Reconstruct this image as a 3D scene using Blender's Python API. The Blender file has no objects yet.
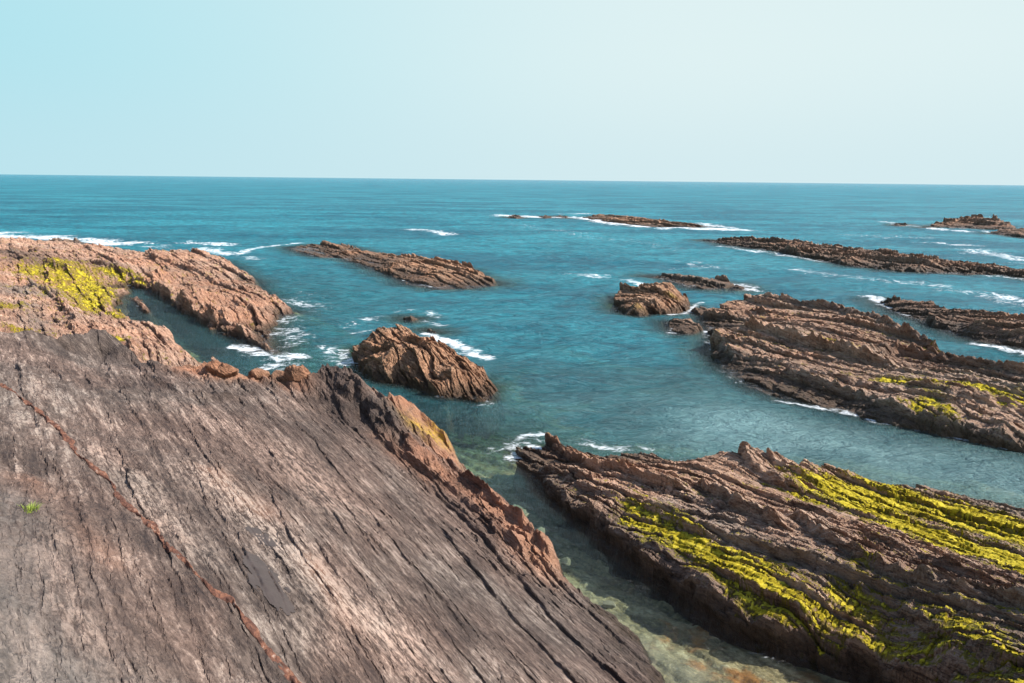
import bpy, math, random
import numpy as np
random.seed(7)
RNG = np.random.RandomState(7)
C = bpy.context.scene.collection
W, H, F = 1024, 683, 740.0
CAMZ = 10.0
PITCH = math.atan(162.0 / F)
ROLL = math.radians(0.615)
# ------------------------------------------------------------------ camera frame
_r = np.array([1.0, 0, 0]); _f = np.array([0, math.cos(PITCH), -math.sin(PITCH)])
_u = np.array([0, math.sin(PITCH), math.cos(PITCH)])
CR = math.cos(ROLL) * _r + math.sin(ROLL) * _u
CU = -math.sin(ROLL) * _r + math.cos(ROLL) * _u
CF = _f

def unproj(px, py, z=0.0):
    d = CF * F + CR * (px - W / 2) - CU * (py - H / 2)
    t = (z - CAMZ) / d[2]
    return np.array([d[0] * t, d[1] * t])

# ------------------------------------------------------------------ noise
def _hash(ix, iy, seed):
    h = (ix.astype(np.int64) * 374761393 + iy.astype(np.int64) * 668265263 + seed * 1442695041) & 0xffffffff
    h = ((h ^ (h >> 13)) * 1274126177) & 0xffffffff
    h = ((h ^ (h >> 16)) * 2246822519) & 0xffffffff
    return h ^ (h >> 15)

def hash01(ix, iy, seed=0):
    return (_hash(ix, iy, seed) & 0xffffff) / float(0xffffff)

def perlin(x, y, seed=0):
    x0 = np.floor(x); y0 = np.floor(y)
    fx = x - x0; fy = y - y0
    u = fx * fx * fx * (fx * (fx * 6 - 15) + 10); v = fy * fy * fy * (fy * (fy * 6 - 15) + 10)
    def g(ix, iy, dx, dy):
        a = hash01(ix, iy, seed) * 2 * math.pi
        return np.cos(a) * dx + np.sin(a) * dy
    n00 = g(x0, y0, fx, fy); n10 = g(x0 + 1, y0, fx - 1, fy)
    n01 = g(x0, y0 + 1, fx, fy - 1); n11 = g(x0 + 1, y0 + 1, fx - 1, fy - 1)
    a = n00 + u * (n10 - n00); b = n01 + u * (n11 - n01)
    return (a + v * (b - a)) * 1.5

def fbm(x, y, seed=0, octv=4, gain=0.5):
    s = 0; a = 1.0
    for i in range(octv):
        s = s + a * perlin(x * 2 ** i, y * 2 ** i, seed + i * 17); a *= gain
    return s

def sstep(a, b, x):
    t = np.clip((x - a) / (b - a), 0, 1)
    return t * t * (3 - 2 * t)

# ------------------------------------------------------------------ geometry helpers
class RBF:
    def __init__(s, pts, vals, smooth=0.02):
        s.p = np.array(pts, float); v = np.array(vals, float); n = len(v)
        d = np.sqrt(((s.p[:, None] - s.p[None]) ** 2).sum(-1))
        A = np.zeros((n + 3, n + 3)); A[:n, :n] = d - smooth * np.eye(n)
        A[:n, n] = 1; A[:n, n + 1:] = s.p; A[n, :n] = 1; A[n + 1:, :n] = s.p.T
        s.w = np.linalg.lstsq(A, np.concatenate([v, [0, 0, 0]]), rcond=None)[0]
        s.n = n
    def __call__(s, x, y):
        r = s.w[s.n] + s.w[s.n + 1] * x + s.w[s.n + 2] * y
        for i in range(s.n):
            r = r + s.w[i] * np.sqrt((x - s.p[i, 0]) ** 2 + (y - s.p[i, 1]) ** 2)
        return r

def seg_dist(x, y, a, b):
    ab = b - a; L = max(ab.dot(ab), 1e-9)
    t = np.clip(((x - a[0]) * ab[0] + (y - a[1]) * ab[1]) / L, 0, 1)
    dx = x - (a[0] + t * ab[0]); dy = y - (a[1] + t * ab[1])
    return np.sqrt(dx * dx + dy * dy), t, dx, dy

def line_dist(x, y, pts):
    if len(pts) == 1:
        return np.sqrt((x - pts[0][0]) ** 2 + (y - pts[0][1]) ** 2)
    d = None
    for a, b in zip(pts[:-1], pts[1:]):
        q = seg_dist(x, y, a, b)[0]
        d = q if d is None else np.minimum(d, q)
    return d

def poly_sd(x, y, poly):
    """signed distance, positive inside"""
    d = None; inside = np.zeros(x.shape, bool)
    n = len(poly)
    for i in range(n):
        a = poly[i]; b = poly[(i + 1) % n]
        q = seg_dist(x, y, a, b)[0]
        d = q if d is None else np.minimum(d, q)
        c = ((a[1] > y) != (b[1] > y))
        if abs(b[1] - a[1]) > 1e-12:
            inside ^= c & (x < (b[0] - a[0]) * (y - a[1]) / (b[1] - a[1]) + a[0])
    return np.where(inside, d, -d)

def mesh_from(name, verts, faces, mat=None, smooth=True, attrs=None, parent=None):
    me = bpy.data.meshes.new(name)
    verts = np.asarray(verts, np.float32); faces = np.asarray(faces, np.int32)
    nv, nf, k = len(verts), len(faces), faces.shape[1]
    me.vertices.add(nv); me.vertices.foreach_set('co', verts.ravel())
    me.loops.add(nf * k); me.loops.foreach_set('vertex_index', faces.ravel())
    me.polygons.add(nf)
    me.polygons.foreach_set('loop_start', np.arange(0, nf * k, k, dtype=np.int32))
    me.polygons.foreach_set('loop_total', np.full(nf, k, np.int32))
    me.polygons.foreach_set('use_smooth', np.full(nf, smooth))
    me.update(calc_edges=True)
    for an, av in (attrs or {}).items():
        if av.ndim == 1:
            at = me.attributes.new(an, 'FLOAT', 'POINT'); at.data.foreach_set('value', av.astype(np.float32))
        else:
            at = me.attributes.new(an, 'FLOAT_VECTOR', 'POINT'); at.data.foreach_set('vector', av.astype(np.float32).ravel())
    if mat: me.materials.append(mat)
    o = bpy.data.objects.new(name, me); C.objects.link(o)
    if parent: o.parent = parent
    return o

def tag(o, label=None, cat=None, group=None, kind=None):
    if label: o['label'] = label
    if cat: o['category'] = cat
    if group: o['group'] = group
    if kind: o['kind'] = kind
    return o

def grid_faces(nr, nt):
    i = np.arange(nr - 1)[:, None]; j = np.arange(nt - 1)[None]
    a = i * nt + j
    return np.stack([a, a + 1, a + nt + 1, a + nt], -1).reshape(-1, 4)

def compact(verts, faces, keepf, attrs):
    faces = faces[keepf]
    used = np.zeros(len(verts), bool); used[faces.ravel()] = True
    idx = np.cumsum(used) - 1
    return verts[used], idx[faces], {k: v[used] for k, v in attrs.items()}

# ------------------------------------------------------------------ strata
def strata_uv(x, y, ang):
    sx, sy = math.sin(ang), -math.cos(ang)          # strike
    ux, uy = -sy, sx                                 # dip direction
    return x * ux + y * uy, x * sx + y * sy
STRIKE = math.atan2(0.56, 0.83)

def layers(u, v, levels, seed, amp=1.0, notch=1.0):
    out = 0
    for i, (lam, a) in enumerate(levels):
        s = seed + i * 101
        uu = u / lam + 0.45 * fbm(u / lam * .35, v / (9 * lam), s, 2) + 0.10 * perlin(u / lam * 1.5, v / (1.1 * lam), s + 3) + .05 * perlin(u / lam * 3, v / (.3 * lam), s + 4) + 0.35 * perlin(u / lam * .9, v * 0 + 3.7, s + 9)
        k = np.floor(uu); f = uu - k
        A = np.clip(0.55 + 1.1 * perlin(k * 7.31 + .5, v / (7 * lam) + k * 3.3, s + 5) + 0.5 * (hash01(k, k * 0, s) - .5), 0, 1.6)
        jag = 1 + 0.40 * perlin(k * 3.17 + .3, v / (.6 * lam), s + 7) + 0.35 * perlin(k * 5.1 + f, v / (.14 * lam), s + 8)
        # cross joints break each bed into blocks of different height
        vb = v / (lam * 1.25) + hash01(k, k * 0 + 3, s + 11) * 9 + .25 * perlin(v / (.5 * lam), k * 1.7, s + 12)
        kb = np.floor(vb); fb = vb - kb
        blk = hash01(k, kb, s + 13); jag = jag + .75 * (blk - .5)
        r = 0.08
        prof = np.where(f < r, sstep(0, r, f), 1 - (f - r) / (1 - r))
        e = np.minimum(f, 1 - f)
        nt_ = np.clip(.45 + perlin(k * 2.9 + .7, v / (2.2 * lam), s + 15), 0, 1)
        jt = np.clip(hash01(k, kb, s + 14) - .45, 0, 1) * 1.3
        eb = np.minimum(fb, 1 - fb)
        out = out + a * A * jag * prof - a * notch * (.85 * nt_ * np.exp(-(e / .045) ** 2) + .8 * jt * np.exp(-(eb * 1.25 / .05) ** 2))
    return out * amp

def ridge_field(x, y, ridges, uhat):
    z = 0
    for (pts, Hh, w1, w2) in ridges:
        best = None; sg = None
        for a, b in zip(pts[:-1], pts[1:]):
            d, t, dx, dy = seg_dist(x, y, a, b)
            s = np.sign(dx * uhat[0] + dy * uhat[1])
            if best is None: best, sg = d, s
            else:
                m = d < best; best = np.where(m, d, best); sg = np.where(m, s, sg)
        jx = perlin(x / .9, y / .9, 55) * .25 * w2 * .3
        s = best * sg + jx
        jag = 1 + .5 * perlin(x / .35, y / .35, 77) + .4 * perlin(x / 1.1, y / 1.1, 78)
        prof = np.where(s < 0, np.clip(1 + s / w1, 0, 1) ** 1.2, np.clip(1 - s / w2, 0, 1) ** 1.5)
        z = np.maximum(z, Hh * jag * prof) if not np.isscalar(z) else Hh * jag * prof
    return z

FLAT = True
ALLPOLY = []   # (poly, slope) for water depth / foam
K_TH, K_R = 0.0014, 0.0018

class Rock:
    def __init__(s, name, outline, inner=(), ridges=(), levels=((2.2, .4), (.8, .2), (.28, .07)), seed=1, slope=2.2,
                 ang=STRIKE, warp=.35, world_extra=(), dip=math.radians(55), edge_rough=0.0, water=True, inset=0.0, er_line=None, notch=.85):
        s.name, s.levels, s.seed, s.slope, s.ang, s.warp, s.dip, s.er = name, levels, seed, slope, ang, warp, dip, edge_rough
        o3 = [(p[0], p[1], p[2] if len(p) > 2 else 0.0) for p in outline]
        s.poly = [unproj(*p) for p in o3]; s.inset = inset; s.notch = notch
        cp = [(unproj(*p), p[2]) for p in o3] + [(unproj(*p), p[2]) for p in inner]
        for (x, y, z, on) in world_extra:
            cp.append((np.array([x, y]), z))
            if on: s.poly.append(np.array([x, y]))
        s.rbf = RBF([c[0] for c in cp], [c[1] for c in cp])
        sx, sy = math.sin(ang), -math.cos(ang); s.uhat = np.array([-sy, sx]); s.vhat = np.array([sx, sy])
        s.ridges = []
        for (pts, Hh, w1, w2) in ridges:
            s.ridges.append(([s.on(*p) for p in pts], Hh, w1, w2))
        if er_line: s.er_pts = [s.on(*p) for p in er_line]
        if water: ALLPOLY.append((s.poly, slope))
    def on(s, px, py, z=None):
        if z is None:
            z = 1.0
            for _ in range(25):
                q = unproj(px, py, z); z = z * .6 + .4 * float(s.rbf(q[0], q[1]))
        return unproj(px, py, z)
    def height(s, x, y, detail=True):
        u, v = strata_uv(x, y, s.ang)
        sd = poly_sd(x, y, s.poly) + s.warp * fbm(x / (3 * s.warp + .2), y / (3 * s.warp + .2), s.seed + 500, 3) - s.inset
        z = s.rbf(x, y)
        amp = 1.0
        if s.er: amp = 1 + s.er * np.exp(-(line_dist(x, y, s.er_pts) / 1.3) ** 2)
        z = z + layers(u, v, s.levels, s.seed, 1.0, s.notch) * amp - .35 * sum(a for _, a in s.levels)
        if s.ridges: z = z + ridge_field(x, y, s.ridges, s.uhat)
        out = np.clip(-sd, 0, None)
        z = z - s.slope * out - np.where(out > 0, .12 * np.minimum(out * 5, 1), 0)
        return z, sd
    def build(s, mat, paints=(), zmin=-1.6, kth=K_TH, kr=K_R, shift=.35, n3=.05, moss=(), moss_name=None, moss_thr=.5, post=None, flat=FLAT, moss_label=None):
        P = np.array(s.poly); m = 2.0
        c = P.mean(0)
        x0, x1, y0, y1 = P[:, 0].min() - m, P[:, 0].max() + m, P[:, 1].min() - m, P[:, 1].max() + m
        # polar bounds about the point under the camera
        if y0 < 1.0:
            r0 = 0.8; th0, th1 = -math.pi * .75, math.pi * .75
        else:
            th = np.arctan2(P[:, 0], P[:, 1]); rr = np.hypot(P[:, 0], P[:, 1]); mm = m / rr.min()
            th0, th1 = th.min() - mm, th.max() + mm; r0 = max(rr.min() - m, 1)
        r1 = np.hypot(P[:, 0], P[:, 1]).max() + m
        rs = [r0]
        while rs[-1] < r1: rs.append(rs[-1] + kr * math.hypot(rs[-1], 7.0))
        rs = np.array(rs)
        if y0 < 1.0:
            t_in = np.arange(-0.66, .66, kth); t_l = np.arange(th0, -0.66, .012); t_r = np.arange(.66, th1, .012)
            ts = np.concatenate([t_l, t_in, t_r])
        else:
            ts = np.arange(th0, th1, kth)
            lim = .68
            ts = np.concatenate([np.arange(th0, -lim, .008), ts[(ts > -lim) & (ts < lim)], np.arange(max(lim, th0), th1, .008)])
        R, T = np.meshgrid(rs, ts, indexing='ij')
        X = R * np.sin(T); Y = R * np.cos(T)
        nr, nt = X.shape
        x = X.ravel(); y = Y.ravel()
        sdc = poly_sd(x, y, s.poly)
        near = sdc > -2.2
        z = np.full(x.shape, -9.0); sd = np.full(x.shape, -9.0)
        z[near], sd[near] = s.height(x[near], y[near])
        F4 = grid_faces(nr, nt)
        keep = (near[F4].all(1)) & (z[F4].max(1) > zmin)
        vz = np.clip(z, zmin - .8, None)
        verts = np.stack([x, y, vz], 1)
        verts, F4, at = compact(verts, F4, keep, {'sd': sd, 'z0': vz})
        x, y, z = verts.T
        # shove the crests outwards so that steps overhang a little, and break the surface in 3-D
        env = s.rbf(x, y)
        rel = z - env
        k = shift * np.clip(rel, -.5, 1.0)
        D = np.hypot(np.hypot(x, y), 10 - z)
        u, v = strata_uv(x, y, s.ang)
        nA = n3 * fbm(u / .5 + z * 2.0, v / .9 + z, s.seed + 40, 4, .6)
        nB = n3 * fbm(u / .3 - z * 3.1, v / .5 + z * 2.2, s.seed + 60, 4, .6)
        nC = n3 * fbm(u / .25 + 9.1, v / .45, s.seed + 80, 4, .6)
        if s.er:
            boost = 1 + 3.0 * np.exp(-(line_dist(x, y, s.er_pts) / .8) ** 2)
            nA, nB, nC = nA * boost, nB * boost, nC * boost
        verts = np.stack([x - s.uhat[0] * k + nA * s.uhat[0] + nB * s.vhat[0] * .6,
                          y - s.uhat[1] * k + nA * s.uhat[1] + nB * s.vhat[1] * .6, z + nC], 1)
        if post: verts = post(verts, s)
        x, y, z = verts.T
        u, v = strata_uv(x, y, s.ang)
        w = u * math.sin(s.dip) + z * math.cos(s.dip); t = u * math.cos(s.dip) - z * math.sin(s.dip)
        attrs = {'bed': np.stack([w, v, t], 1)}
        names = {'orange': 0, 'pale': 0, 'dark': 0, 'grey': 0, 'lichen': 0}
        for an in names: attrs[an] = np.zeros(len(x))
        for (an, pts, wd, st) in paints:
            q = [s.on(*p) for p in pts]
            d = line_dist(x, y, q)
            attrs[an] = np.maximum(attrs[an], st * np.exp(-(d / wd) ** 2))
        attrs['moss'] = np.full(len(x), -1.0)
        o = mesh_from(s.name, verts, F4, mat, not flat, attrs)
        if moss:
            mk = np.zeros(len(x))
            for (pts, wd, st) in moss:
                q = [s.on(*p) for p in pts]
                d = line_dist(x, y, q)
                mk = np.maximum(mk, st * np.exp(-(d / wd) ** 2))
            nz = .42 * fbm(u / .35, v / 1.6, s.seed + 11, 4, .65) + .35 * perlin(u / 1.2, v / 4, s.seed + 12)
            # algae settle on the upper faces that hold the damp, not on steep sides
            me = o.data; nrm = np.zeros(len(x) * 3, np.float32); me.vertices.foreach_get('normal', nrm); nrm = nrm.reshape(-1, 3)
            val = mk * 1.0 + nz * .9 + .42 * fbm(u / .07, v / .26, s.seed + 15, 4, .75) + .9 * (nrm[:, 2] - .8) - .04
            at_ = me.attributes['moss']; at_.data.foreach_set('value', (val - moss_thr + .24).astype(np.float32))
            fk = (val[F4].min(1) > moss_thr + .08) & (z[F4].min(1) > .12)
            lump = (.003 + .015 * np.clip(val - moss_thr, 0, .5) + .014 * np.abs(fbm(x / .11, y / .11, s.seed + 13, 3, .6)))
            mv = verts + nrm * lump[:, None]
            if fk.sum() > 20:
                mv2, mf, ma = compact(mv, F4, fk, {'bed': attrs['bed'], 'thick': val - moss_thr})
                s.moss_obj = mesh_from(moss_name or 'moss', mv2, mf, MOSS, True, ma)
        return o

# ------------------------------------------------------------------ materials
def new_mat(name):
    m = bpy.data.materials.new(name); m.use_nodes = True
    nt = m.node_tree; nt.nodes.clear()
    return m, nt

class NT:
    def __init__(s, nt): s.nt = nt
    def n(s, typ, **kw):
        nd = s.nt.nodes.new(typ)
        for k, v in kw.items():
            if k == 'inp':
                for ik, iv in v.items():
                    if hasattr(iv, 'is_output') or isinstance(iv, bpy.types.NodeSocket): s.nt.links.new(iv, nd.inputs[ik])
                    else: nd.inputs[ik].default_value = iv
            else: setattr(nd, k, v)
        return nd
    def math(s, op, a, b=0.0, c=None, clamp=False):
        nd = s.n('ShaderNodeMath', operation=op, use_clamp=clamp, inp={0: a, 1: b})
        if c is not None:
            if isinstance(c, bpy.types.NodeSocket): s.nt.links.new(c, nd.inputs[2])
            else: nd.inputs[2].default_value = c
        return nd.outputs[0]
    def mix(s, fac, a, b, typ='MIX'):
        nd = s.n('ShaderNodeMix', data_type='RGBA', blend_type=typ)
        for i, v in ((0, fac), (6, a), (7, b)):
            if isinstance(v, bpy.types.NodeSocket): s.nt.links.new(v, nd.inputs[i])
            else: nd.inputs[i].default_value = v if i == 0 else (*v, 1)
        return nd.outputs[2]
    def attr(s, name, out='Fac'):
        return s.n('ShaderNodeAttribute', attribute_name=name).outputs[out]
    def noise(s, vec, scale, detail=4, rough=.55, dist=0.0):
        return s.n('ShaderNodeTexNoise', inp={'Vector': vec, 'Scale': scale, 'Detail': detail, 'Roughness': rough, 'Distortion': dist}).outputs['Fac']
    def mapv(s, vec, scale, loc=(0, 0, 0)):
        return s.n('ShaderNodeMapping', inp={'Vector': vec, 'Scale': scale, 'Location': loc}).outputs[0]
    def ramp(s, fac, a, b):
        return s.n('ShaderNodeMapRange', interpolation_type='SMOOTHSTEP', inp={'Value': fac, 'From Min': a, 'From Max': b}).outputs[0]
    def ramp_col(s, fac, stops):
        nd = s.n('ShaderNodeValToRGB', inp={'Fac': fac}); cr = nd.color_ramp
        while len(cr.elements) < len(stops): cr.elements.new(.5)
        for e, (p, c) in zip(cr.elements, stops): e.position = p; e.color = (*c, 1)
        return nd.outputs[0]

def rock_material(name, dark, mid, light, pale, wet_h=.5, bump=1.0, crack=.5, fine=.03, pale_bias=0.0, seamw=.5, warm=(1.08, .98, .89)):
    m, nt = new_mat(name); k = NT(nt)
    bed = k.attr('bed', 'Vector')
    geo = k.n('ShaderNodeNewGeometry'); pos = geo.outputs['Position']
    lay = k.noise(k.mapv(bed, (7, .35, 1.2)), 1.0, 7, .68, .15)
    lay2 = k.noise(k.mapv(bed, (30, 1.3, 4), (3, 1, 7)), 1.0, 5, .7, .25)
    patch = k.noise(k.mapv(pos, (.45, .45, .45)), 1.0, 5, .6, .5)
    grain = k.noise(pos, 22.0, 5, .7)
    grain2 = k.noise(k.mapv(bed, (16, 5, 9)), 1.0, 5, .7, .8)
    f1 = k.math('ADD', k.math('MULTIPLY', lay, .55), k.math('ADD', k.math('MULTIPLY', patch, .4), k.math('MULTIPLY', grain2, .45)))
    f1 = k.math('ADD', f1, k.math('MULTIPLY', lay2, .42))
    f1 = k.math('SUBTRACT', f1, .085)
    col = k.ramp_col(k.ramp(f1, .60 - pale_bias, 1.04 - pale_bias), [(0, dark), (.38, mid), (.72, light), (1, pale)])
    col = k.mix(k.math('MULTIPLY', k.attr('orange'), k.ramp(k.math('ADD', patch, k.math('MULTIPLY', grain2, .5)), .45, .85)), col, k.mix(lay2, (.28, .14, .085), (.60, .31, .19)))
    col = k.mix(k.math('MULTIPLY', k.attr('pale'), k.ramp(k.math('ADD', lay2, grain2), .88, 1.15)), col, (.56, .42, .34))
    col = k.mix(k.math('MULTIPLY', k.attr('dark'), .85), col, k.mix(lay2, (.035, .028, .026), (.10, .075, .065)))  # dark rock tone, also used for painted shade on some faces
    col = k.mix(k.math('MULTIPLY', k.attr('grey'), k.ramp(k.math('ADD', patch, grain2), .6, 1.1)), col, (.215, .195, .175))
    col = k.mix(k.math('MULTIPLY', k.attr('lichen'), k.ramp(k.math('ADD', lay2, grain2), .85, 1.15)), col, (.5, .33, .035))
    col = k.mix(1.0, col, k.mix(grain, (.62, .60, .58), (1.3, 1.3, 1.3)), 'MULTIPLY')
    col = k.mix(k.math('MULTIPLY', k.ramp(k.math('ADD', k.attr('moss'), k.math('MULTIPLY', k.math('SUBTRACT', grain2, .5), .9)), .02, .22), .85), col, k.mix(grain, (.12, .10, .012), (.42, .33, .022)))
    seam = k.n('ShaderNodeTexNoise', inp={'Vector': k.mapv(bed, (4.5, .45, 1.5), (5, 5, 5)), 'Scale': 1.0, 'Detail': 4, 'Roughness': .6}).outputs['Fac']
    seam = k.ramp(k.math('ABSOLUTE', k.math('SUBTRACT', seam, .5)), .0, .022)
    col = k.mix(k.math('MULTIPLY', k.math('SUBTRACT', 1.0, seam), seamw), col, (.04, .028, .024))
    hue = k.noise(k.mapv(pos, (.22, .22, .5), (4, 2, 8)), 1.0, 4, .65, .4)
    col = k.mix(k.ramp(hue, .35, .65), k.mix(1.0, col, warm, 'MULTIPLY'), k.mix(1.0, col, (.88, .93, .94), 'MULTIPLY'))
    # wet band above the waterline
    sep = k.n('ShaderNodeSeparateXYZ', inp={0: pos})
    wz = k.math('SUBTRACT', sep.outputs[2], k.math('MULTIPLY', k.math('SUBTRACT', patch, .5), 1.2))
    wet = k.math('SUBTRACT', 1.0, k.ramp(wz, wet_h * .25, wet_h * 1.6))
    col = k.mix(k.math('MULTIPLY', wet, .84), col, k.mix(grain2, (.02, .015, .012), (.10, .068, .042)))
    rough = k.math('SUBTRACT', .92, k.math('MULTIPLY', wet, .5))
    vor = k.n('ShaderNodeTexVoronoi', feature='DISTANCE_TO_EDGE', inp={'Vector': k.mapv(bed, (5.5, 1.5, 3)), 'Scale': 1.0}).outputs[0]
    crk = k.ramp(vor, 0.0, .09)
    hgt = k.math('ADD', k.math('MULTIPLY', lay, .6), k.math('MULTIPLY', lay2, .5))
    hgt = k.math('ADD', hgt, k.math('MULTIPLY', grain2, .5))
    hgt = k.math('ADD', hgt, k.math('MULTIPLY', crk, .10 * crack))
    hgt = k.math('ADD', hgt, k.math('MULTIPLY', seam, .22))
    b1 = k.n('ShaderNodeBump', inp={'Strength': bump, 'Distance': .24, 'Height': hgt})
    b2 = k.n('ShaderNodeBump', inp={'Strength': .8 * bump, 'Distance': fine, 'Height': grain, 'Normal': b1.outputs[0]})
    bs = k.n('ShaderNodeBsdfPrincipled', inp={'Base Color': col, 'Roughness': rough, 'Normal': b2.outputs[0], 'Specular IOR Level': .25})
    out = k.n('ShaderNodeOutputMaterial', inp={0: bs.outputs[0]})
    return m

ROCK_ORANGE = rock_material('orange_rock', (.10, .055, .036), (.30, .175, .11), (.52, .31, .20), (.66, .44, .31))
ROCK_BROWN = rock_material('brown_rock', (.07, .045, .037), (.23, .140, .100), (.46, .290, .205), (.64, .46, .35), pale_bias=.09, wet_h=.62, warm=(1.05, .98, .91))
ROCK_FAR = rock_material('far_rock', (.06, .04, .03), (.19, .12, .085), (.35, .225, .16), (.48, .33, .24), bump=.8)
ROCK_HEAD = rock_material('headland_rock', (.16, .09, .065), (.38, .22, .155), (.58, .37, .27), (.70, .50, .39), wet_h=.35)
ROCK_SLAB = rock_material('slab_rock', (.048, .034, .031), (.108, .076, .062), (.205, .149, .122), (.48, .375, .31), wet_h=.2, crack=1.0, bump=.75, seamw=.22, warm=(1.03, .97, .94))

def moss_material():
    m, nt = new_mat('yellow_moss'); k = NT(nt)
    pos = k.n('ShaderNodeNewGeometry').outputs['Position']
    a = k.noise(pos, 9.0, 5, .7); b = k.noise(k.mapv(k.attr('bed', 'Vector'), (6, .9, 2)), 1.0, 4, .6)
    f = k.math('ADD', k.math('MULTIPLY', a, .6), k.math('MULTIPLY', b, .6))
    col = k.ramp_col(k.ramp(f, .38, .78), [(0, (.05, .045, .008)), (.3, (.22, .165, .010)), (.65, (.43, .34, .025)), (1, (.56, .46, .06))])
    h = k.noise(pos, 38.0, 5, .75)
    bp = k.n('ShaderNodeBump', inp={'Strength': 1.0, 'Distance': .035, 'Height': h})
    bs = k.n('ShaderNodeBsdfPrincipled', inp={'Base Color': col, 'Roughness': .95, 'Normal': bp.outputs[0], 'Specular IOR Level': .1})
    k.n('ShaderNodeOutputMaterial', inp={0: bs.outputs[0]})
    return m
MOSS = moss_material()

# ------------------------------------------------------------------ rocks
ROCKS = {}
def N_(name, *a, **k):
    r = Rock(name, *a, **k); return r

slab = Rock('rock_slope',
    [(-120, 326, 6.0), (-60, 329, 5.9), (0, 331, 5.6), (30, 330, 5.4), (60, 334, 5.1), (75, 333, 5.0), (90, 328, 5.0), (106, 329, 4.9), (125, 343, 4.6), (150, 362, 4.2),
     (185, 368, 4.0), (215, 374, 3.9), (260, 373, 3.65), (290, 376, 3.5), (303, 385, 3.4), (316, 377, 3.6), (328, 364, 3.9), (342, 373, 3.7), (360, 382, 3.35), (380, 396, 3.0), (397, 399, 2.8),
     (418, 411, 2.2), (437, 428, 1.7), (450, 445, 1.3), (453, 466, 1.0), (480, 488, .95), (500, 498, .9), (520, 515, .9), (537, 540, .85), (552, 549, .85), (554, 572, .45),
     (575, 588, .2), (600, 606, .12), (625, 626, .08), (645, 648, .05), (662, 683, .02), (690, 735, .02)],
    inner=[(0, 683, 5.5), (100, 683, 4.9), (200, 683, 4.2), (300, 683, 3.5), (400, 683, 2.5), (480, 683, 1.8), (560, 683, 1.0), (620, 683, .4),
           (0, 600, 5.6), (0, 500, 5.6), (0, 420, 5.6), (0, 370, 5.6), (100, 600, 5.0), (100, 500, 4.9), (100, 430, 4.8), (110, 380, 4.4), (55, 366, 4.95), (65, 350, 4.6), (105, 358, 4.15), (90, 374, 4.6), (130, 382, 4.25), (135, 366, 4.0),
           (200, 600, 4.4), (200, 500, 4.2), (200, 430, 4.0), (220, 395, 3.8), (300, 600, 3.6), (300, 500, 3.4), (290, 430, 3.35), (290, 400, 3.35),
           (400, 600, 2.5), (400, 530, 2.3), (360, 480, 2.6), (350, 440, 2.6), (330, 412, 2.8), (318, 398, 3.1), (370, 425, 2.35), (395, 450, 2.0), (420, 475, 1.65), (450, 505, 1.25),
           (470, 580, 1.5), (500, 560, .95), (530, 590, .7), (560, 630, .5), (600, 650, .3), (450, 540, 1.6), (500, 630, 1.3),
           (350, 388, 3.45), (372, 405, 3.0), (395, 425, 2.5), (415, 450, 1.95), (440, 475, 1.35), (475, 505, 1.0), (505, 530, .9), (535, 562, .7)],
    ridges=[([(303, 384), (328, 366), (350, 382), (375, 408), (400, 435), (425, 462)], .35, .5, 1.0),
            ([(380, 440), (420, 470), (460, 500), (520, 552)], .22, .12, .5), ([(392, 402), (420, 416), (444, 440)], .35, .15, .5), ([(405, 425), (430, 445), (450, 462)], .3, .12, .4), ([(450, 468), (480, 492), (510, 515), (545, 552)], .32, .12, .45), ([(430, 475), (470, 505), (500, 540)], .2, .1, .4),
            ([(150, 378), (190, 395), (240, 400)], .15, .2, .8),
            ([(330, 505), (380, 545), (430, 590)], .07, .1, .5),
            ([(280, 560), (330, 605), (390, 660)], .06, .1, .4),
            ([(200, 425), (260, 470), (300, 500)], .06, .1, .5)],
    levels=((1.9, .075), (.62, .05), (.2, .03), (.075, .012)), seed=21, notch=.3, slope=1.6, warp=.12, edge_rough=1.6, er_line=[(190, 371), (225, 377), (265, 377), (292, 380), (305, 384), (330, 368), (360, 395), (395, 425), (430, 455), (470, 490), (540, 555)],
    world_extra=[(5.0, 8.0, -.2, 1), (4.5, 3.0, 1.5, 1), (5, -6, 5.0, 1), (-8, -9, 9.0, 1), (-26, -5, 9.0, 1), (-30, 15, 7.0, 1),
                 (0, 0, 8.2, 0), (0, -2, 8.3, 0), (-3, -1, 8.4, 0), (-1.5, .8, 8.0, 0), (0, 2.2, 7.2, 0), (-3, 2.0, 7.2, 0), (1.5, 3.2, 5.0, 0), (-1, 4.2, 5.4, 0), (-4, 4, 6.0, 0),(1.2,5.2,3.8,0),
                 (-8, 3, 6.6, 0), (3.0, 5.5, 1.2, 0), (2.2, 8, 1.8, 0), (3.4, 9.5, .3, 0)])

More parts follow.
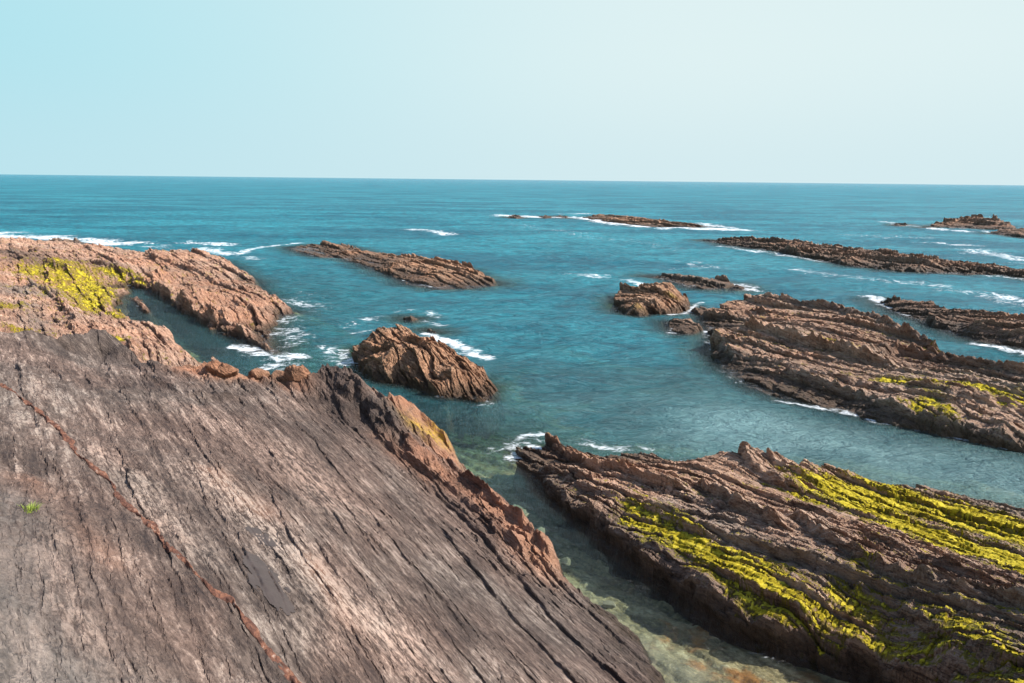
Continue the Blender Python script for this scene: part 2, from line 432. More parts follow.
reef = Rock('rocky_reef',
    [(506, 452), (512, 443, .15), (524, 441, .3), (536, 445, .3), (541, 434, .45), (550, 432, .55), (560, 440, .6), (575, 449, .45), (600, 452, .45), (625, 449, .5), (655, 453, .5), (680, 462, .45), (704, 467, .4), (708, 456, .9), (726, 445, 1.5),
     (745, 447, 1.5), (762, 449, 1.5), (785, 454, 1.4), (808, 457, 1.2), (832, 465, .9), (852, 473, .7), (880, 481, .6), (920, 484, .6), (955, 489, .6), (985, 494, .6), (1024, 505, .7), (1090, 522, .8), (1200, 560, .8),
     (1400, 700, 1.5), (1300, 900, 2.5), (1050, 830, 1.5), (930, 725, .2), (872, 692, .05), (815, 668, .05), (750, 648, .1), (725, 640), (690, 618), (660, 592), (625, 568), (598, 545), (575, 525), (553, 508), (535, 492), (528, 478), (512, 465)],
    inner=[(560, 470, .6), (590, 500, .9), (640, 545, .8), (690, 578, .72), (730, 606, .6), (560, 490, .5), (600, 523, .75), (650, 562, .6), (700, 598, .5), (745, 630, .35),
           (620, 490, .9), (700, 520, 1.2), (760, 480, 1.15), (800, 500, 1.2), (760, 540, 1.4), (830, 560, 1.6), (800, 612, .95), (862, 652, .7), (900, 683, .85),
           (900, 560, 1.6), (950, 600, 1.9), (1024, 640, 2.1), (950, 650, 1.6), (1000, 683, 1.9), (900, 510, .95), (1000, 560, 1.3), (1024, 600, 1.8), (780, 640, .55), (1100, 700, 2.4)],
    ridges=[([(541, 434), (560, 450), (590, 466), (625, 470), (655, 482), (672, 487)], .35, .15, 1.1),
            ([(520, 452), (560, 472), (600, 492), (650, 508), (700, 530)], .2, .15, .5),
            ([(545, 478), (590, 512), (640, 542), (682, 567), (720, 600), (745, 625)], .14, .2, .7),
            ([(722, 452), (755, 467), (785, 485)], .32, .2, 1.2),
            ([(735, 447), (775, 462), (812, 480)], .3, .15, .7),
            ([(705, 488), (740, 508), (775, 525)], .4, .15, .8),
            ([(800, 520), (830, 540), (865, 560), (900, 582), (940, 592), (1000, 603), (1060, 620)], .38, .15, .8),
            ([(690, 555), (730, 577), (790, 607), (840, 640), (890, 668), (930, 690)], .12, .10, .9),
            ([(760, 628), (800, 650), (850, 683)], .25, .12, .6),
            ([(860, 585), (900, 605), (960, 635), (1010, 665)], .2, .12, .6),
            ([(880, 540), (950, 566), (1024, 595)], .25, .12, 1.0)],
    levels=((1.7, .17), (.6, .13), (.22, .06), (.08, .018)), seed=33, notch=1.35, slope=5.0, warp=.18, inset=.28, ang=math.atan2(.62, .78))

def mk(label, cat, name, outline, mat=ROCK_BROWN, group=None, paints=(), build={}, **kw):
    r = Rock(name, outline, **kw)
    o = r.build(mat, paints, **build)
    tag(o, label, cat, group)
    if build.get('moss') and hasattr(r, 'moss_obj'):
        tag(r.moss_obj, build['moss_label'], 'moss', None, 'stuff')
    return r

# the near slope
so = slab.build(ROCK_SLAB, zmin=-1.2, n3=.022, shift=.2, kth=.0016, kr=.0018, paints=[
    ('orange', [(400, 402), (425, 420), (445, 455)], .9, 1.0), ('orange', [(420, 460), (480, 500), (545, 560)], .7, 1.0), ('orange', [(380, 435), (430, 480)], .35, .6),
    ('orange', [(185, 370), (215, 376), (260, 376), (300, 383)], .45, 1.0), ('lichen', [(415, 428), (440, 438)], .45, 1.0), ('dark', [(330, 372), (360, 400), (395, 440)], .9, .75), ('dark', [(50, 340), (95, 350), (140, 368)], 1.0, .35),  # both dark strokes paint shade: crag's left face, and the mound
    ('pale', [(290, 455), (330, 500)], .8, .6), ('pale', [(200, 470), (260, 520), (300, 560), (340, 600), (400, 640)], .55, .9), ('pale', [(130, 470), (170, 530)], .35, .7),
    ('pale', [(60, 540), (60, 600), (100, 660)], .25, .5), ('pale', [(310, 640), (380, 600)], .4, .4), ('orange', [(215, 470), (260, 510)], .35, .4), ('orange', [(30, 480), (110, 560)], .25, .3),
    ('dark', [(440, 570), (520, 620), (600, 665)], 1.3, .4), ('dark', [(240, 400), (300, 420), (360, 470)], 1.2, .25), ('pale', [(400, 655), (450, 690)], .4, .5), ('pale', [(20, 640), (60, 690)], .4, .4), ('pale', [(170, 400), (230, 430)], .6, .35), ('pale', [(100, 450), (150, 500), (210, 560)], .3, .5),
    ('grey', [(0, 500), (20, 580), (60, 660), (90, 700)], .75, .6), ('pale', [(345, 500), (370, 515)], .25, .8), ('orange', [(310, 560), (350, 620)], .25, .4)])
tag(so, 'wide brown and grey tilted rock slope filling the near left foreground', 'rock slope', None, 'structure')

ro_b = dict(moss=[([(632, 512), (665, 525), (700, 545), (730, 560), (760, 580), (800, 600), (850, 632), (900, 655), (960, 683)], .62, 1.05), ([(640, 512), (690, 530), (730, 555)], .5, .85),
               ([(695, 565), (740, 592), (770, 615)], .30, .85), ([(840, 487), (900, 500), (960, 515), (1024, 535), (1080, 550)], 1.35, 1.45), ([(860, 505), (930, 530), (1024, 562), (1080, 585)], .8, 1.4),
               ([(940, 580), (985, 592)], .22, .9), ([(930, 632), (1024, 683)], .7, .95), ([(840, 600), (880, 635), (960, 672)], .7, .95), ([(855, 562), (872, 570)], .2, .8), ([(790, 497), (830, 500)], .4, .55),
               ([(770, 600), (800, 635), (850, 665)], .4, .85), ([(680, 585), (700, 600)], .1, .3), ([(735, 620), (760, 640)], .12, .7)],
            moss_name='yellow_moss', moss_thr=.58)
ro = reef.build(ROCK_BROWN, zmin=-1.2, kth=.0012, kr=.0015, shift=.45, n3=.045, paints=[
    ('dark', [(620, 560), (700, 600), (760, 640)], .8, .5), ('dark', [(860, 560), (940, 600), (1024, 640)], 1.2, .45), ('dark', [(880, 545), (1024, 590)], .7, .5), ('orange', [(540, 435), (580, 460), (650, 470)], .7, .8),  # first dark stroke paints shade on the cliff facing the channel
    ('orange', [(600, 480), (640, 500)], .8, .4), ('pale', [(560, 468), (640, 505), (720, 535)], .7, .5), ('pale', [(680, 495), (780, 515), (860, 545)], .6, .5), ('dark', [(640, 530), (760, 600), (900, 683)], .7, .3), ('grey', [(700, 510), (800, 560), (900, 600)], .4, .5)], **ro_b)
tag(ro, 'large near reef of tilted brown strata with two bright yellow moss streaks, lower right', 'reef')
tag(reef.moss_obj, 'bright yellow moss streaking the large near reef at lower right', 'moss', None, 'stuff')

FAR = ((3.0, .45), (1.1, .28), (.4, .10))
MIDL = ((2.2, .38), (.8, .22), (.28, .08))
mk('tall orange ribbed islet in the middle of the water, nearest the slope', 'rock islet', 'rock_islet',
   [(352, 347, .2), (354, 358), (362, 373), (378, 382), (395, 384), (412, 386), (426, 392), (440, 398), (458, 398), (476, 402), (489, 400), (493, 388), (491, 378, .6), (481, 365, .9), (470, 359, 1.1), (455, 351, 1.4), (435, 340, 1.6), (415, 332, 1.8), (403, 325, 2.0), (388, 324, 2.1), (377, 325, 2.0), (372, 337, 1.2), (360, 341, .8)],
   inner=[(368, 358, .9), (382, 366, 1.1), (405, 366, 1.4), (430, 372, 1.3), (450, 378, 1.15), (472, 383, 1.0), (484, 388, .7), (390, 345, 1.8), (420, 350, 1.7), (450, 362, 1.5)],
   mat=ROCK_ORANGE, levels=((1.1, .35), (.42, .22), (.16, .08)), seed=5, slope=3.5, warp=.25, build=dict(kth=.0009, kr=.0011, shift=.5, n3=.07, zmin=-1.4))
mk('long low orange-brown islet lying beyond the tall ribbed islet', 'rock islet', 'rock_islet',
   [(290, 247, .1), (310, 243, .4), (345, 244, .5), (362, 250, .4), (390, 253, .7), (420, 256, .9), (450, 261, .9), (475, 269, .8), (492, 279, .4), (493, 286), (470, 289), (440, 289), (410, 284), (395, 277), (372, 268), (345, 259), (322, 258), (300, 252)],
   inner=[(400, 263, 1.0), (440, 272, .9), (465, 278, .6), (350, 251, .6)], mat=ROCK_ORANGE, levels=((2.0, .45), (.8, .25), (.3, .09)), seed=6, slope=2.0, warp=.4)
mk('low brown islet ringed by white foam, far out toward the horizon', 'rock islet', 'rock_islet',
   [(584, 217, .1), (600, 214, .6), (625, 216, .8), (660, 220, .6), (690, 223, .5), (708, 226), (690, 228), (650, 227), (615, 223), (595, 220)],
   mat=ROCK_ORANGE, inner=[(620, 219, .8), (655, 223, .6)], levels=((3.5, .5), (1.4, .3)), seed=7, slope=1.5, warp=.8, build=dict(kr=.0012))
mk('small dark skerry at the left end of the far foam line', 'skerry', 'skerry', [(506, 217), (512, 214.5, .5), (519, 214.5, .5), (524, 217.5), (516, 219)], mat=ROCK_FAR, levels=((2, .3), (.8, .2)), seed=8, warp=.4, inner=[(515, 216.5, .6)])
mk('tiny dark skerry in the middle of the far foam line', 'skerry', 'skerry', [(539, 217), (545, 215.5, .35), (551, 216, .3), (552, 218), (545, 218.7)], mat=ROCK_FAR, levels=((2, .3), (.8, .2)), seed=9, warp=.4, inner=[(546, 217, .4)])
mk('tiny dark skerry just left of the far foam-ringed islet', 'skerry', 'skerry', [(555, 216.5), (560, 214.8, .4), (566, 216, .3), (568, 218.5), (560, 218.7)], mat=ROCK_FAR, levels=((2, .3), (.8, .2)), seed=10, warp=.4, inner=[(562, 217, .5)])
mk('dark humped islet farthest out at upper right below the horizon', 'rock islet', 'rock_islet',
   [(920, 228), (935, 223, .8), (950, 218, 1.6), (975, 217, 1.9), (988, 219, 1.7), (994, 218, 1.9), (1008, 222, 1.4), (1016, 228, .5), (1005, 230), (985, 230), (965, 229), (945, 228)],
   inner=[(960, 223, 1.5), (990, 224, 1.5)], mat=ROCK_FAR, levels=((3.5, .7), (1.4, .4)), seed=11, slope=2, warp=.8)
mk('low dark reef cut by the right picture edge, below the farthest islet', 'rock islet', 'rock_islet',
   [(990, 232, .1), (1003, 229, .8), (1024, 227, 1), (1060, 231, .8), (1070, 238), (1020, 237), (1000, 235)], mat=ROCK_FAR, levels=((3.5, .5), (1.4, .3)), seed=12, slope=2, warp=.6, inner=[(1020, 232, .9)])
mk('tiny dark skerry alone at left of the farthest islet', 'skerry', 'skerry', [(894, 224.5), (899, 222.5, .4), (906, 223.3, .3), (907, 226), (898, 226.5)], mat=ROCK_FAR, levels=((2, .3), (.8, .2)), seed=13, warp=.4, inner=[(900, 224.5, .4)])
mk('long narrow dark brown reef reaching to the right picture edge in the distance', 'reef', 'rocky_reef',
   [(700, 240), (722, 238, .5), (745, 237, .9), (780, 239, 1.0), (820, 243, 1.0), (864, 247, 1.0), (900, 251, 1.0), (950, 258, .9), (1000, 264, .9), (1060, 271, .9), (1150, 283, .5), (1150, 297), (1060, 283), (1000, 275), (960, 274), (920, 272), (880, 269), (850, 266), (820, 260), (780, 252), (745, 247), (720, 243)],
   inner=[(780, 245, 1.1), (850, 256, 1.1), (920, 263, 1.0), (1000, 270, .8)], mat=ROCK_FAR, levels=((3.0, .6), (1.1, .4), (.45, .14)), seed=14, slope=2.0, warp=.5, build=dict(kr=.0013, kth=.0011, n3=.1))
mk('dark wedge-shaped reef at the right edge behind the mossy middle reef', 'reef', 'rocky_reef',
   [(881, 303), (893, 299, .5), (905, 298, .8), (930, 301, .9), (950, 308, .8), (980, 311, .9), (1024, 316, 1), (1080, 326, 1), (1180, 350, .5), (1180, 390), (1080, 362), (1024, 348), (1000, 344), (975, 339), (950, 331), (925, 322), (905, 315), (890, 308)],
   inner=[(930, 310, 1.0), (980, 322, 1.0), (1024, 330, 1.0)], mat=ROCK_FAR, levels=MIDL, seed=15, slope=2.2, warp=.35, build=dict(kth=.0011, kr=.0013, n3=.07))
mk('flat brown rock strip behind the rounded orange islet', 'rock islet', 'rock_islet',
   [(647, 277), (665, 273, .5), (680, 272, .7), (705, 276, .7), (725, 277, .6), (731, 283, .4), (728, 288), (710, 289), (690, 286), (670, 281)], mat=ROCK_BROWN, levels=((2.0, .4), (.8, .22), (.3, .08)), seed=16, warp=.35, inner=[(690, 280, .7)])
mk('tiny dark skerry off the right end of the flat rock strip', 'skerry', 'skerry', [(731, 286.5), (737, 284, .25), (744, 287, .2), (742, 290), (734, 290)], mat=ROCK_FAR, levels=((1, .2), (.5, .1)), seed=17, warp=.2, inner=[(738, 287, .35)])
mk('rounded orange islet with a pointed top left of the mossy middle reef', 'rock islet', 'rock_islet',
   [(615, 295, .5), (622, 287, 1.0), (633, 287, 1.0), (645, 285, 1.2), (660, 286, 1.2), (668, 284, 1.5), (671, 282, 1.8), (676, 288, 1.3), (684, 293, 1.0), (688, 301, .5), (686, 311), (668, 315), (650, 314), (640, 317), (625, 314), (615, 307)],
   inner=[(635, 299, 1.2), (655, 298, 1.2), (675, 300, .9), (625, 303, .7), (640, 308, .6), (665, 308, .5)], mat=ROCK_ORANGE, levels=((1.5, .35), (.6, .2), (.22, .07)), seed=18, slope=3, warp=.25, paints=[('lichen', [(672, 297)], .6, .7), ('lichen', [(640, 311)], .5, .8)], build=dict(kth=.0009, kr=.0011, n3=.07))
mk('small round brown rock in front of the rounded orange islet', 'rock islet', 'rock_islet',
   [(668, 323), (674, 319, .5), (690, 317, .8), (699, 322, .6), (702, 330), (690, 334), (678, 334), (671, 329)], mat=ROCK_BROWN, levels=((1.0, .22), (.4, .12)), seed=19, slope=3, warp=.2, inner=[(688, 324, .8), (680, 326, .7)], build=dict(kth=.0009, kr=.0011))
mk('small round rock between the rounded islet and the mossy middle reef', 'skerry', 'skerry', [(691, 311), (696, 306, .5), (705, 306.5, .5), (709, 312), (700, 316)], mat=ROCK_BROWN, levels=((1.0, .2), (.4, .1)), seed=20, slope=3, warp=.15, inner=[(700, 310, .6)])
mk('wide brown middle reef with a serrated ledge and yellow moss at its right', 'reef', 'rocky_reef',
   [(706, 313, .3), (715, 306, .7), (728, 301, 1.0), (747, 296, 1.4), (765, 294, 1.5), (800, 304, 1.4), (835, 305, 1.6), (864, 315, 1.6), (900, 331, 1.4), (925, 341, 1.2), (945, 352, 1.1), (968, 363, 1.2), (1000, 369, 1.4), (1024, 374, 1.4), (1090, 388, 1.4), (1200, 420, 1), (1200, 510),
    (1090, 472), (1024, 453), (995, 448), (960, 440), (925, 432), (890, 426), (870, 420), (845, 411), (815, 406), (780, 399), (752, 388), (735, 377), (722, 366), (712, 352), (716, 342), (708, 331), (704, 321)],
   inner=[(740, 325, 1.3), (722, 335, 1.0), (735, 350, .8), (760, 365, .6), (800, 350, 1.1), (850, 380, .8), (900, 400, .9), (950, 405, 1.1), (1000, 425, .9), (900, 350, 1.3), (780, 378, .5), (950, 375, 1.4), (1010, 390, 1.4), (820, 325, 1.4), (1024, 440, .5), (950, 430, .4)],
   ridges=[([(758, 331), (775, 336), (800, 343), (830, 350), (866, 360)], .7, .15, 2.2), ([(770, 300), (800, 306), (835, 308), (866, 318), (900, 333), (935, 347)], .45, .3, 1.0),
           ([(870, 358), (900, 352), (935, 360), (975, 368), (1024, 378)], .6, .3, 1.5), ([(790, 374), (830, 385), (862, 398)], .4, .2, 1.2), ([(712, 334), (718, 344), (735, 356)], .3, .2, 1.0),
           ([(880, 405), (920, 420), (960, 432)], .35, .2, 1.0), ([(705, 318), (730, 318), (760, 312)], .3, .2, 1.2), ([(920, 385), (970, 396), (1024, 410)], .3, .2, 1.2)],
   levels=((1.9, .30), (.75, .15), (.27, .05)), seed=22, slope=2.4, warp=.3, ang=math.atan2(.5, .86), mat=ROCK_BROWN,
   paints=[('pale', [(770, 370), (830, 395), (900, 415)], 1.8, .5), ('pale', [(740, 312), (830, 330)], 1.2, .4), ('orange', [(730, 310), (800, 320), (870, 340), (930, 355)], 2.0, .7), ('orange', [(780, 355), (850, 370)], 1.5, .5), ('dark', [(800, 306), (835, 306), (866, 316), (930, 345)], .7, .8), ('dark', [(890, 355), (940, 362), (1000, 372)], 1.2, .7)],
   build=dict(kth=.001, kr=.0012, n3=.07, shift=.5, moss=[([(893, 378), (930, 382), (975, 386), (1024, 395), (1070, 405)], .75, 1.0), ([(915, 408), (950, 422)], .6, .85), ([(935, 392), (925, 405)], .6, .8), ([(820, 345), (865, 355)], .8, .62), ([(1010, 402), (1030, 405)], .6, .9), ([(928, 348), (938, 350)], .5, .85)],
              moss_name='yellow_moss', moss_thr=.6, moss_label='yellow moss patches on the right part of the wide middle reef'))
head = mk('broad sunlit pinkish headland wrapping round a pool at far left, yellow moss on it', 'headland', 'rocky_headland',
   [(-300, 233, 1), (0, 237, 1), (30, 239, .9), (65, 241, .8), (110, 246, .8), (150, 253, .7), (168, 250, 1.1), (180, 248, 1.3), (205, 251, 1.2), (222, 257, .9), (240, 269, .6), (253, 279, .3), (255, 285, .3), (270, 293, .9), (284, 302, .7), (292, 312, .1), (276, 318), (268, 329), (267, 340), (277, 353), (266, 352), (247, 341), (225, 332), (200, 318), (175, 305), (150, 290), (128, 286),
    (118, 297, .2), (108, 306, .3), (112, 312, .6), (130, 319, 1.0), (150, 323, 1.4), (158, 326, 1.5), (170, 341, 1.2), (182, 353, 1.0), (197, 358, .9), (217, 362, .6), (240, 385), (200, 405), (100, 415), (0, 410), (-300, 408)],
   inner=[(0, 260, 2.2), (50, 260, 1.9), (100, 265, 1.7), (60, 290, 1.6), (0, 300, 2.4), (60, 320, 2.2), (0, 325, 2.6), (110, 335, 1.9), (150, 345, 1.7), (160, 270, 1.5), (200, 290, 1.5), (190, 305, 1.1), (215, 320, 1.0), (240, 305, 1.4), (240, 328, .8), (260, 310, .9), (150, 288, 1.1), (130, 283, 1.1), (90, 300, 1.1), (200, 262, 1.1), (-60, 300, 2.6), (-60, 260, 2.2), (-250, 300, 2.6), (-250, 260, 2.0), (-250, 350, 2.6)],
   ridges=[([(60, 268), (90, 262), (130, 275), (150, 283), (190, 303), (215, 325)], .4, .3, 2), ([(150, 257), (200, 272), (240, 290)], .4, .3, 1.8), ([(10, 265), (45, 262), (70, 272)], .5, .4, 2), ([(30, 285), (60, 300), (75, 320)], .4, .3, 1.5), ([(225, 315), (245, 332), (268, 350)], .4, .2, .8), ([(235, 300), (262, 325)], .35, .2, .8)],
   levels=((2.6, .30), (1.0, .22), (.36, .09)), seed=23, slope=2.0, warp=.4, mat=ROCK_HEAD,
   paints=[('dark', [(0, 250), (20, 255), (40, 262)], 3.5, .75), ('dark', [(95, 262), (110, 268)], 1.5, .6), ('dark', [(150, 298), (200, 326)], .5, .6), ('grey', [(0, 285), (15, 290)], 2.5, .8), ('grey', [(30, 305), (40, 330)], .8, .6), ('orange', [(160, 260), (230, 300), (270, 330)], 3, .5)],  # narrow dark stroke paints shade along the front edge above the pool
   build=dict(kth=.001, kr=.0012, n3=.08, shift=.4, moss=[([(55, 268), (80, 283), (108, 305)], 3.4, .95), ([(75, 288), (100, 312)], 2.4, .85), ([(40, 275), (60, 280)], 1.5, .6), ([(104, 268), (130, 278), (150, 286)], .9, .95), ([(160, 297), (190, 312), (207, 322)], .6, 1.0), ([(0, 305), (12, 305)], 1.0, .85), ([(15, 326), (28, 328)], .6, .8), ([(122, 337)], .5, .9)],
              moss_name='yellow_moss', moss_thr=.62, moss_label='yellow moss on the headland beside the pool at far left'))
mk('dark rock breaking the surf behind the headland at far left', 'skerry', 'skerry', [(48, 241), (54, 237, .9), (66, 236.5, .9), (76, 239, .5), (86, 243), (65, 244)], mat=ROCK_BROWN, levels=((2, .5), (.8, .3)), seed=24, warp=.5, inner=[(63, 240, .9)])
mk('small brown rock awash behind the tall ribbed islet', 'skerry', 'skerry', [(403, 318), (407, 315, .4), (413, 314.5, .4), (418, 319), (411, 321.5)], mat=ROCK_BROWN, levels=((.8, .2), (.4, .1)), seed=25, warp=.15, slope=3, inner=[(410, 317, .5)])
mk('thin dark rock awash at the upper right of the tall ribbed islet', 'skerry', 'skerry', [(427, 330), (431, 328, .2), (437, 331.5, .15), (437, 334), (431, 333)], mat=ROCK_FAR, levels=((.8, .15), (.4, .1)), seed=26, warp=.1, slope=3, inner=[(432, 331, .25)])
mk('narrow orange rock lying in the pool of the headland', 'skerry', 'skerry', [(129, 296, .2), (136, 295, .4), (141, 301, .5), (148, 309, .3), (144, 312), (138, 306), (132, 299)], mat=ROCK_HEAD, levels=((.8, .15), (.4, .1)), seed=27, warp=.12, slope=3, inner=[(138, 302, .45)])

# ------------------------------------------------------------------ boulders on the far edge of the slope
def slab_z(x, y):
    return float(slab.height(np.array([x]), np.array([y]))[0][0])
def boulder(name, c, r, mat, seed, sx=1, sy=1, sz=.75):
    n = 40
    th = np.linspace(0, 2 * math.pi, n * 2, endpoint=False); ph = np.linspace(0.02, math.pi - .02, n)
    PH, TH = np.meshgrid(ph, th, indexing='ij')
    x = np.sin(PH) * np.cos(TH); y = np.sin(PH) * np.sin(TH); z = np.cos(PH)
    d = 1 + .42 * fbm(x * 1.3 + z * .9 + seed, y * 1.3 - z * .7, seed, 3) + .10 * fbm(x * 5 + seed + z * 3, y * 5 + z * 4, seed + 5, 3)
    # facet it
    for q in range(16):
        nv = RNG.normal(size=3); nv /= np.linalg.norm(nv); lim = .45 + .4 * RNG.rand()
        dot = (x * nv[0] + y * nv[1] + z * nv[2]) * d
        d = np.where(dot > lim, d * lim / np.maximum(dot, 1e-3), d)
    q_ = (x * .75 + z * .65) * 6 + .6 * fbm(x * 2, y * 2 + z, seed + 9, 2); d = d * (1 - .10 * (q_ - np.floor(q_)))
    V = np.stack([x * d * r * sx, y * d * r * sy, z * d * r * sz], -1).reshape(-1, 3)
    i = np.arange(n - 1)[:, None]; j = np.arange(2 * n)[None]; jn = (j + 1) % (2 * n)
    Fc = np.stack([i * 2 * n + j, (i + 1) * 2 * n + j, (i + 1) * 2 * n + jn, i * 2 * n + jn], -1).reshape(-1, 4)
    Wd = V + np.array(c)
    u, v = strata_uv(Wd[:, 0], Wd[:, 1], STRIKE)
    at = {'bed': np.stack([u * .8 + Wd[:, 2] * .57, v, u * .57 - Wd[:, 2] * .8], 1)}
    for an in ('orange', 'pale', 'dark', 'grey', 'lichen', 'moss'): at[an] = np.full(len(V), {'orange': 1.0, 'moss': -1.0}.get(an, 0.0))
    o = mesh_from(name, V, Fc, mat, True, at); o.location = c
    return o
BL = [(196, 366, .62, 1.3, 'left-end orange boulder of the row on the slope rim, by the headland', 'boulder'),
      (214, 368, .55, 1.3, 'broad flat orange boulder in the row on the slope rim', 'boulder'),
      (224, 375, .42, 1.2, 'lowest orange boulder lying in front of the row on the slope rim', 'boulder'),
      (239, 367, .50, .9, 'upright rounded boulder in the row on the slope rim', 'boulder'),
      (258, 374, .30, 1.3, 'small dull brown boulder between the upright one and the reddish pair', 'boulder'),
      (281, 377, .36, 1.5, 'low reddish boulder on the slope rim, nearer the headland of the pair', 'boulder'),
      (297, 382, .38, 1.1, 'reddish boulder on the slope rim right beside the dark crag', 'boulder')]
for i, (px, py, r, sx, lab, cat) in enumerate(BL):
    q = slab.on(px, py + 2)
    o = boulder('boulder', (q[0], q[1], slab_z(q[0], q[1]) + r * .22), r * 1.2, ROCK_ORANGE, 60 + i * 3, sx, 1.0, .8)
    tag(o, lab, cat, 'orange boulders on the rim of the slope')

# ------------------------------------------------------------------ mineral vein across the slope
def vein():
    pp = [(2, 383), (20, 397), (40, 412), (58, 428), (78, 452), (97, 471), (113, 487), (128, 505), (140, 515), (152, 527), (168, 546), (182, 559), (198, 577), (214, 590), (228, 598), (240, 612), (250, 628), (262, 645), (275, 660), (290, 676), (305, 690), (320, 705)]
    P = [slab.on(*p) for p in pp]
    P = [np.array(p) for p in P]; pts = []
    for a, b in zip(P[:-1], P[1:]):
        n = max(2, int(np.linalg.norm(b - a) / .025))
        for t in np.linspace(0, 1, n, endpoint=False): pts.append(a + (b - a) * t)
    pts = np.array(pts); n = len(pts)
    tg = np.gradient(pts, axis=0)
    ker = np.ones(25) / 25
    tg = np.stack([np.convolve(np.pad(tg[:, k], 12, mode='edge'), ker, 'valid') for k in (0, 1)], 1)
    tg /= np.linalg.norm(tg, axis=1)[:, None]
    nm = np.stack([tg[:, 1], -tg[:, 0]], 1)
    s = np.arange(n) * .025
    pts = pts + nm * (.06 * fbm(s / 1.2, s * 0 + 2.2, 5, 4))[:, None]
    wd = .05 * (1 + 1.1 * fbm(s / .35, s * 0 + .3, 3, 4)) ; wd = np.clip(wd, .012, .12)
    m = 13
    a = np.linspace(-1, 1, m)
    X = pts[:, None, 0] + nm[:, None, 0] * a[None] * wd[:, None]; Y = pts[:, None, 1] + nm[:, None, 1] * a[None] * wd[:, None]
    Zb = slab.height(X.ravel(), Y.ravel())[0].reshape(X.shape)
    prof = np.sqrt(np.clip(1 - a ** 2, 0, 1))[None] * (.035 + .03 * fbm(X / .06, Y / .06, 8, 4)) - .018
    Z = np.maximum(Zb, np.median(Zb, axis=1, keepdims=True) - .01) + .016 + prof
    V = np.stack([X, Y, Z], -1).reshape(-1, 3)
    u, v = strata_uv(V[:, 0], V[:, 1], STRIKE)
    return mesh_from('mineral_vein', V, grid_faces(n, m), VEIN, True, {'bed': np.stack([u, v, V[:, 2]], 1)}, so)
m_, nt_ = new_mat('rust_vein'); k_ = NT(nt_)
pos_ = k_.n('ShaderNodeNewGeometry').outputs['Position']
f_ = k_.noise(pos_, 7.0, 6, .7, .5)
c_ = k_.ramp_col(k_.ramp(f_, .3, .72), [(0, (.06, .03, .022)), (.4, (.13, .06, .042)), (.75, (.22, .10, .06)), (1, (.42, .31, .25))])
b_ = k_.n('ShaderNodeBump', inp={'Strength': 1.0, 'Distance': .03, 'Height': k_.noise(pos_, 30.0, 5, .7)})
bs_ = k_.n('ShaderNodeBsdfPrincipled', inp={'Base Color': c_, 'Roughness': .9, 'Normal': b_.outputs[0], 'Specular IOR Level': .2})
k_.n('ShaderNodeOutputMaterial', inp={0: bs_.outputs[0]}); VEIN = m_
vo = vein(); tag(vo, 'raised rust red mineral vein running down the slope')

# smooth dark bedding patches in the slope
def plate(pxs, lift=.004):
    q = [np.array(slab.on(*p)) for p in pxs]
    P = np.array(q); x0, y0 = P.min(0) - .1; x1, y1 = P.max(0) + .1
    xs = np.arange(x0, x1, .018); ys = np.arange(y0, y1, .018)
    X, Y = np.meshgrid(xs, ys, indexing='ij'); x = X.ravel(); y = Y.ravel()
    u, v = strata_uv(x, y, STRIKE)
    sd = poly_sd(x, y, q) + .10 * fbm(u / .10, v / .35, 71, 4, .6)
    z = slab.rbf(x, y)
    hz = slab.height(x, y)[0]
    from_mean = float(np.mean((hz - z)[sd > 0])) if (sd > 0).any() else 0
    zz = .35 * (z + from_mean) + .65 * hz + .012 + lift
    Fc = grid_faces(len(xs), len(ys)); V, Fc, at = compact(np.stack([x, y, zz], 1), Fc, sd[Fc].min(1) > 0, {})
    return mesh_from('smooth_plate', V, Fc[:, ::-1], PLATE, True, {}, so)
m_, nt_ = new_mat('smooth_slate'); k_ = NT(nt_)
pos_ = k_.n('ShaderNodeNewGeometry').outputs['Position']
f_ = k_.noise(pos_, 3.0, 6, .65)
c_ = k_.mix(f_, (.035, .026, .023), (.085, .065, .056))
b_ = k_.n('ShaderNodeBump', inp={'Strength': .5, 'Distance': .008, 'Height': k_.noise(pos_, 40.0, 4, .6)})
bs_ = k_.n('ShaderNodeBsdfPrincipled', inp={'Base Color': c_, 'Roughness': .6, 'Specular IOR Level': .3, 'Normal': b_.outputs[0]})
k_.n('ShaderNodeOutputMaterial', inp={0: bs_.outputs[0]}); PLATE = m_
for P_ in ([(242, 524), (262, 527), (280, 545), (272, 549), (255, 540)], [(242, 550), (258, 556), (275, 572), (297, 612), (288, 616), (268, 602), (252, 582), (244, 566)],
           ):
    tag(plate(P_), 'smooth dark slate patch in the brown slope')

